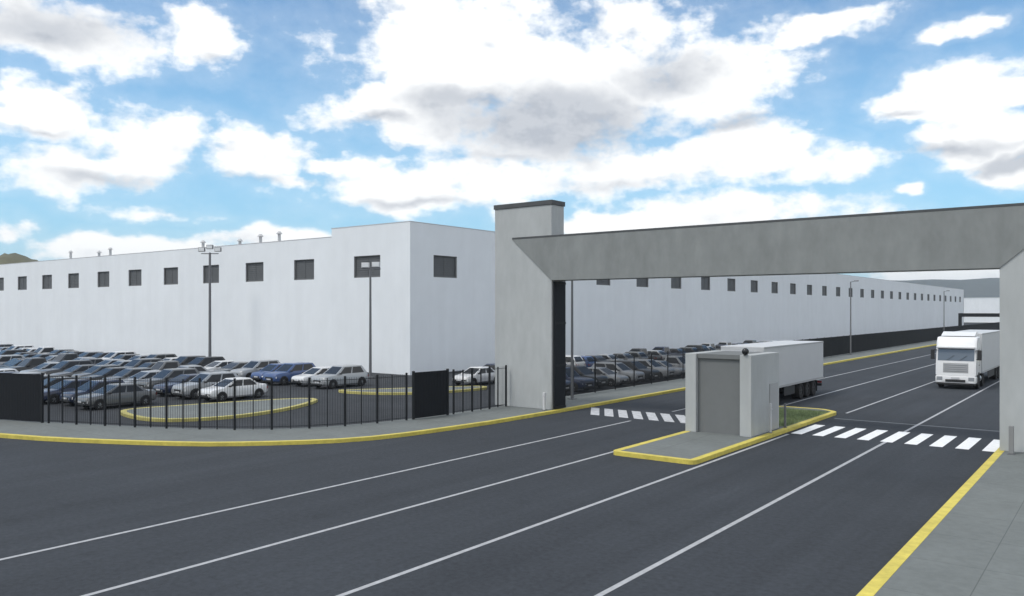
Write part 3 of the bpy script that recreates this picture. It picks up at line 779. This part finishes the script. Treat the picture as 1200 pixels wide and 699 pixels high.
rowB = make_row(29.3, -44.2, -118, 2.5, {0: ('sedan', 'white'), 1: ('suv', 'silver'), 2: ('sedan', 'dark blue'), 3: ('suv', 'grey'), 4: ('sedan', 'silver')})
place_row('in the row behind the island', 'cars in the middle row', rowB, 'the right')
rowA2 = make_row(33.9, -57.0, -126, 2.5, {})
place_row('in the row before the back row', 'cars in the row before the back row', rowA2, 'the right')
rowC = make_row(22.9, -46.0, -96, 2.5, {0: ('sedan', 'grey'), 1: ('hatchback', 'dark blue'), 2: ('sedan', 'dark blue'), 3: ('sedan', 'black')})
place_row('in the front row behind the fence', 'cars in the front row', rowC, 'the right')
rowD = []
yy = 44.0
while yy < 112:
    kind, colr = rnd()
    if colr in ('white', 'silver') and rk.random() < .5: colr = 'dark grey'
    if kind in ('sedan', 'hatchback') and rk.random() < .7: kind = 'suv'
    rowD.append((-31.2 + rk.uniform(-.3, .3), yy, rk.uniform(-.03, .03), kind, colr)); yy += 2.45
place_row('parked along the roadside fence', 'cars along the roadside fence', rowD, 'the pillar')
rowE = []
yy = 50.0
while yy < 112:
    kind, colr = rnd(); rowE.append((-40.2 + rk.uniform(-.3, .3), yy, math.pi + rk.uniform(-.03, .03), kind, colr)); yy += 2.45
place_row('along the warehouse side wall', 'cars along the warehouse side', rowE, 'the corner')
place_row('parked behind the fence just left of the pillar', 'cars beside the pillar', [(-38.6, 46.2, NOSE, 'sedan', 'white'), (-35.2, 47.2, NOSE, 'suv', 'dark blue')], 'the left')

# --- articulated truck, nose towards local +X, cab front at x = 0
def make_truck(name, label, box_len, box_h, cab_len=2.3, cab_h=3.75, gap=.55):
    t = thing(name, label, 'truck'); hw = 1.25
    prof = [(-cab_len, 1.0), (-cab_len, cab_h - .35), (-cab_len + .25, cab_h - .1), (-.75, cab_h - .12), (-.42, cab_h - .45), (-.30, 2.75), (-.10, 1.75), (-.04, 1.2), (-.02, .95), (-.10, .9)]
    bm = new()
    rings = []
    for y, ins in ((-hw, .06), (-hw + .05, .02), (-hw + .16, 0), (hw - .16, 0), (hw - .05, .02), (hw, .06)):
        rings.append([(x - ins * (1 if x > -1 else -1), y, z - ins * (1 if z > 2 else -1)) for x, z in prof])
    loft(bm, rings); cab = link('cab', bm, TRUCKW, t, 35)
    # front panes follow the profile
    def front_pt(z, off):
        for (x0, z0), (x1, z1) in zip(prof[4:9], prof[5:9]):
            if z1 <= z <= z0: return x0 + (x1 - x0) * (z0 - z) / (z0 - z1) + off
        return -.05 + off
    def front_panel(nm, z0, z1, y0, y1, m, off=.015, par=None, smooth=None):
        bm = new(); zs = [z0, (z0 + z1) / 2, z1]
        for c, d in zip(zs, zs[1:]):
            bm.faces.new([bm.verts.new(p) for p in ((front_pt(c, off), y0, c), (front_pt(c, off), y1, c), (front_pt(d, off), y1, d), (front_pt(d, off), y0, d))])
        bmesh.ops.remove_doubles(bm, verts=bm.verts, dist=.001)
        r = bmesh.ops.extrude_face_region(bm, geom=list(bm.faces)); bmesh.ops.translate(bm, verts=[v for v in r['geom'] if isinstance(v, bmesh.types.BMVert)], vec=(-.03, 0, 0))
        return link(nm, bm, m, par or t)
    front_panel('windscreen', 1.98, 2.80, -hw + .12, hw - .12, mat('truck_glass', (.12, .13, .14), .06, spec=.9, coat=.6))  # glass base colour lightened to stand in for reflected sky
    bm = new(); box(bm, -.34, -.02, -hw + .05, hw - .05, 2.84, 2.98, .04); link('sun_visor', bm, TRUCKW, t)
    gr_ = front_panel('grille', 1.15, 1.82, -.78, .78, mat('grille_grey', (.36, .37, .38), .5))
    bm = new()
    for z in (1.28, 1.42, 1.56, 1.70): box(bm, front_pt(z, .0), front_pt(z, .045), -.74, .74, z - .02, z + .02)
    link('grille_bar', bm, CHROME, gr_)
    bm = new(); box(bm, -.75, .06, -hw, hw, .42, .93, .07); bp = link('bumper', bm, TRUCKW, t, 40)
    bm = new(); box(bm, .061, .075, -.62, .62, .50, .68); link('air_intake', bm, PLASTIC, bp)
    bm = new(); box(bm, .078, .088, -.26, .26, .72, .84); link('number_plate', bm, LAMPW, bp)
    for s in (-1, 1):
        bm = new(); box(bm, -.05, .075, min(s * .80, s * 1.17), max(s * .80, s * 1.17), .60, .86, .02); link('headlight', bm, mat('truck_headlight', (.30, .32, .34), .08, spec=.8), t)
        bm = new(); patch(bm, ((-1.55, -hw * s * -1, 2.02), (-.42, -hw * s * -1, 1.98), (-.55, -hw * s * -1, 2.75), (-1.55, -hw * s * -1, 2.78)) if s < 0 else ((-.42, hw, 1.98), (-1.55, hw, 2.02), (-1.55, hw, 2.78), (-.55, hw, 2.75)), (.04, .04, .04), .012); link('side_window', bm, GLASSD, t)
        bm = new(); box(bm, -.28, -.12, min(s * 1.34, s * 1.58), max(s * 1.34, s * 1.58), 2.05, 2.75, .04); bar(bm, (-.3, s * 1.2, 2.7), (-.2, s * 1.4, 2.72), .05); bar(bm, (-.3, s * 1.2, 2.1), (-.2, s * 1.4, 2.1), .05); link('mirror', bm, PLASTIC, t)
        bm = new(); y0, y1 = sorted((s * (hw - .25), s * (hw - .01)))
        box(bm, -1.0, -.55, y0, y1, .35, .42); box(bm, -1.0, -.55, y0, y1, .70, .76); link('cab_step', bm, PLASTIC, t)
        # front wheel arch lining
        bm = new(); ring = [bm.verts.new((-1.35 + math.cos(math.pi * k / 14) * .62, s * (hw + .006), .52 + math.sin(math.pi * k / 14) * .66)) for k in range(15)]
        bm.faces.new(ring); link('wheel_arch', bm, PLASTIC, t)
        wheel(t, -1.35, s * (hw - .14), .5, .32, s)
        wheel(t, -cab_len - 1.35, s * (hw - .28), .5, .52, s)
    for y in (-.55, .25):
        bm = new(); bar(bm, (front_pt(2.0, .03), y, 2.0), (front_pt(2.35, .03), y + .45, 2.35), .025); link('wiper', bm, PLASTIC, t)
    for s in (-1, 1):
        bm = new(); y0, y1 = sorted((s * (hw + .001), s * (hw + .006)))
        for x, z0, z1 in ((-1.62, .95, 2.9), (-.33, 1.0, 1.9)): box(bm, x - .012, x + .012, y0, y1, z0, z1)
        box(bm, -1.60, -.345, y0, y1, .985, 1.005); dr_ = link('door_gap', bm, PLASTIC, cab)
        bm = new(); box(bm, -1.55, -1.33, *sorted((s * (hw + .004), s * (hw + .03))), 1.62, 1.68); link('handle', bm, PLASTIC, cab)
        bm = new(); box(bm, .062, .082, *sorted((s * .82, s * 1.12)), .46, .54); link('fog_lamp', bm, HEADL, bp)
    bm = new(); box(bm, -.72, .03, -hw + .06, hw - .06, .30, .415, .02); link('lower_skirt', bm, PLASTIC, bp)
    # roof deflector
    bm = new(); q = [(-cab_len + .05, cab_h - .08), (-cab_len + .05, cab_h + .22), (-cab_len + .45, cab_h + .22), (-.95, cab_h - .06)]
    loft(bm, [[(x, y, z) for x, z in q] for y in (-hw + .2, hw - .2)]); link('roof_deflector', bm, TRUCKW, t)
    bm = new()
    for s in (-1, 1): box(bm, -cab_len - 3.0, -.8, min(s * .30, s * .42), max(s * .30, s * .42), .75, .98)
    link('chassis', bm, PLASTIC, t)
    for s in (-1, 1):
        bm = new(); tube(bm, (-cab_len - .7, s * .92, .62), (-cab_len + .35, s * .92, .62), .29, seg=16); link('fuel_tank', bm, CHROME, t, 40)
    x1 = -cab_len - gap; x0 = x1 - box_len
    bm = new(); box(bm, x0, x1, -hw - .02, hw + .02, 1.0, box_h, .03); tb = link('trailer_box', bm, TRAILW, t)
    bm = new()
    for s in (-1, 1):
        y0, y1 = sorted((s * (hw + .021), s * (hw + .035)))
        box(bm, x0, x1, y0, y1, 1.0, 1.12); box(bm, x0, x1, y0, y1, box_h - .10, box_h - .005)
    link('trailer_rail', bm, mat('rail_grey', (.36, .37, .38), .5), tb)
    bm = new(); box(bm, x0 - .03, x0 - .002, -hw, hw, 1.15, box_h - .04)
    for y in (-.5, -.1, .1, .5): tube(bm, (x0 - .05, y, 1.2), (x0 - .05, y, box_h - .1), .02)
    link('rear_door', bm, TRAILW, tb)
    bm = new()
    for s in (-1, 1): box(bm, x0 + .1, x1 - 1.2, min(s * .42, s * .54), max(s * .42, s * .54), .78, .998)
    box(bm, x0 + .05, x0 + .17, -hw + .05, hw - .05, .50, .66)
    link('trailer_frame', bm, PLASTIC, t)
    for s in (-1, 1):
        bm = new(); box(bm, x1 - 3.05, x1 - 2.93, min(s * .7, s * .82), max(s * .7, s * .82), .05, 1.1); box(bm, x1 - 3.13, x1 - 2.85, min(s * .64, s * .88), max(s * .64, s * .88), 0.005, .05); link('landing_leg', bm, PLASTIC, t)
        for k in range(3): wheel(t, x0 + 1.9 + k * 1.25, s * (hw - .26), .5, .5, s)
        bm = new(); box(bm, x0 + 1.15, x0 + 1.18, min(s * .75, s * 1.22), max(s * .75, s * 1.22), .25, .95); link('mudflap', bm, TYRE, t)
        bm = new(); box(bm, x0 + 5.6, x1 - 3.4, min(s * 1.18, s * 1.22), max(s * 1.18, s * 1.22), .45, .95); link('side_guard', bm, PLASTIC, t)
        bm = new(); box(bm, x0 - .035, x0 - .0, min(s * .8, s * 1.15), max(s * .8, s * 1.15), .68, .82); link('tail_light', bm, TAILL, t)
    return t
tk = make_truck('articulated_truck', 'white cab-over truck with trailer driving towards the camera beside the right pillar', 12.5, 3.85)
tk.location = (-9.75, 63.6, .004); tk.rotation_euler = (0, 0, NOSE)
tk2 = make_truck('articulated_truck', 'white box trailer truck standing behind the gate booth, its side and wheels showing', 10.9, 3.45, cab_len=2.2, cab_h=3.0, gap=.5)
tk2.location = (-17.5, 41.6, .004); tk2.rotation_euler = (0, 0, NOSE)

# ------------------------------------------------------------------ air
bm = new(); box(bm, -4500, 4500, -3500, 6500, -1, 230)
hz = link('haze', bm, bpy.data.materials.new('haze')); hm = hz.data.materials[0]; hm.use_nodes = True
nt = hm.node_tree; nt.nodes.clear()
pv = nt.nodes.new('ShaderNodeVolumePrincipled'); pv.inputs['Color'].default_value = (.72, .82, .92, 1); pv.inputs['Density'].default_value = .00014; pv.inputs['Anisotropy'].default_value = 0.0
mo = nt.nodes.new('ShaderNodeOutputMaterial'); nt.links.new(pv.outputs[0], mo.inputs['Volume'])
tag(hz, 'pale blue haze lying over the far hills', 'haze', kind='stuff')
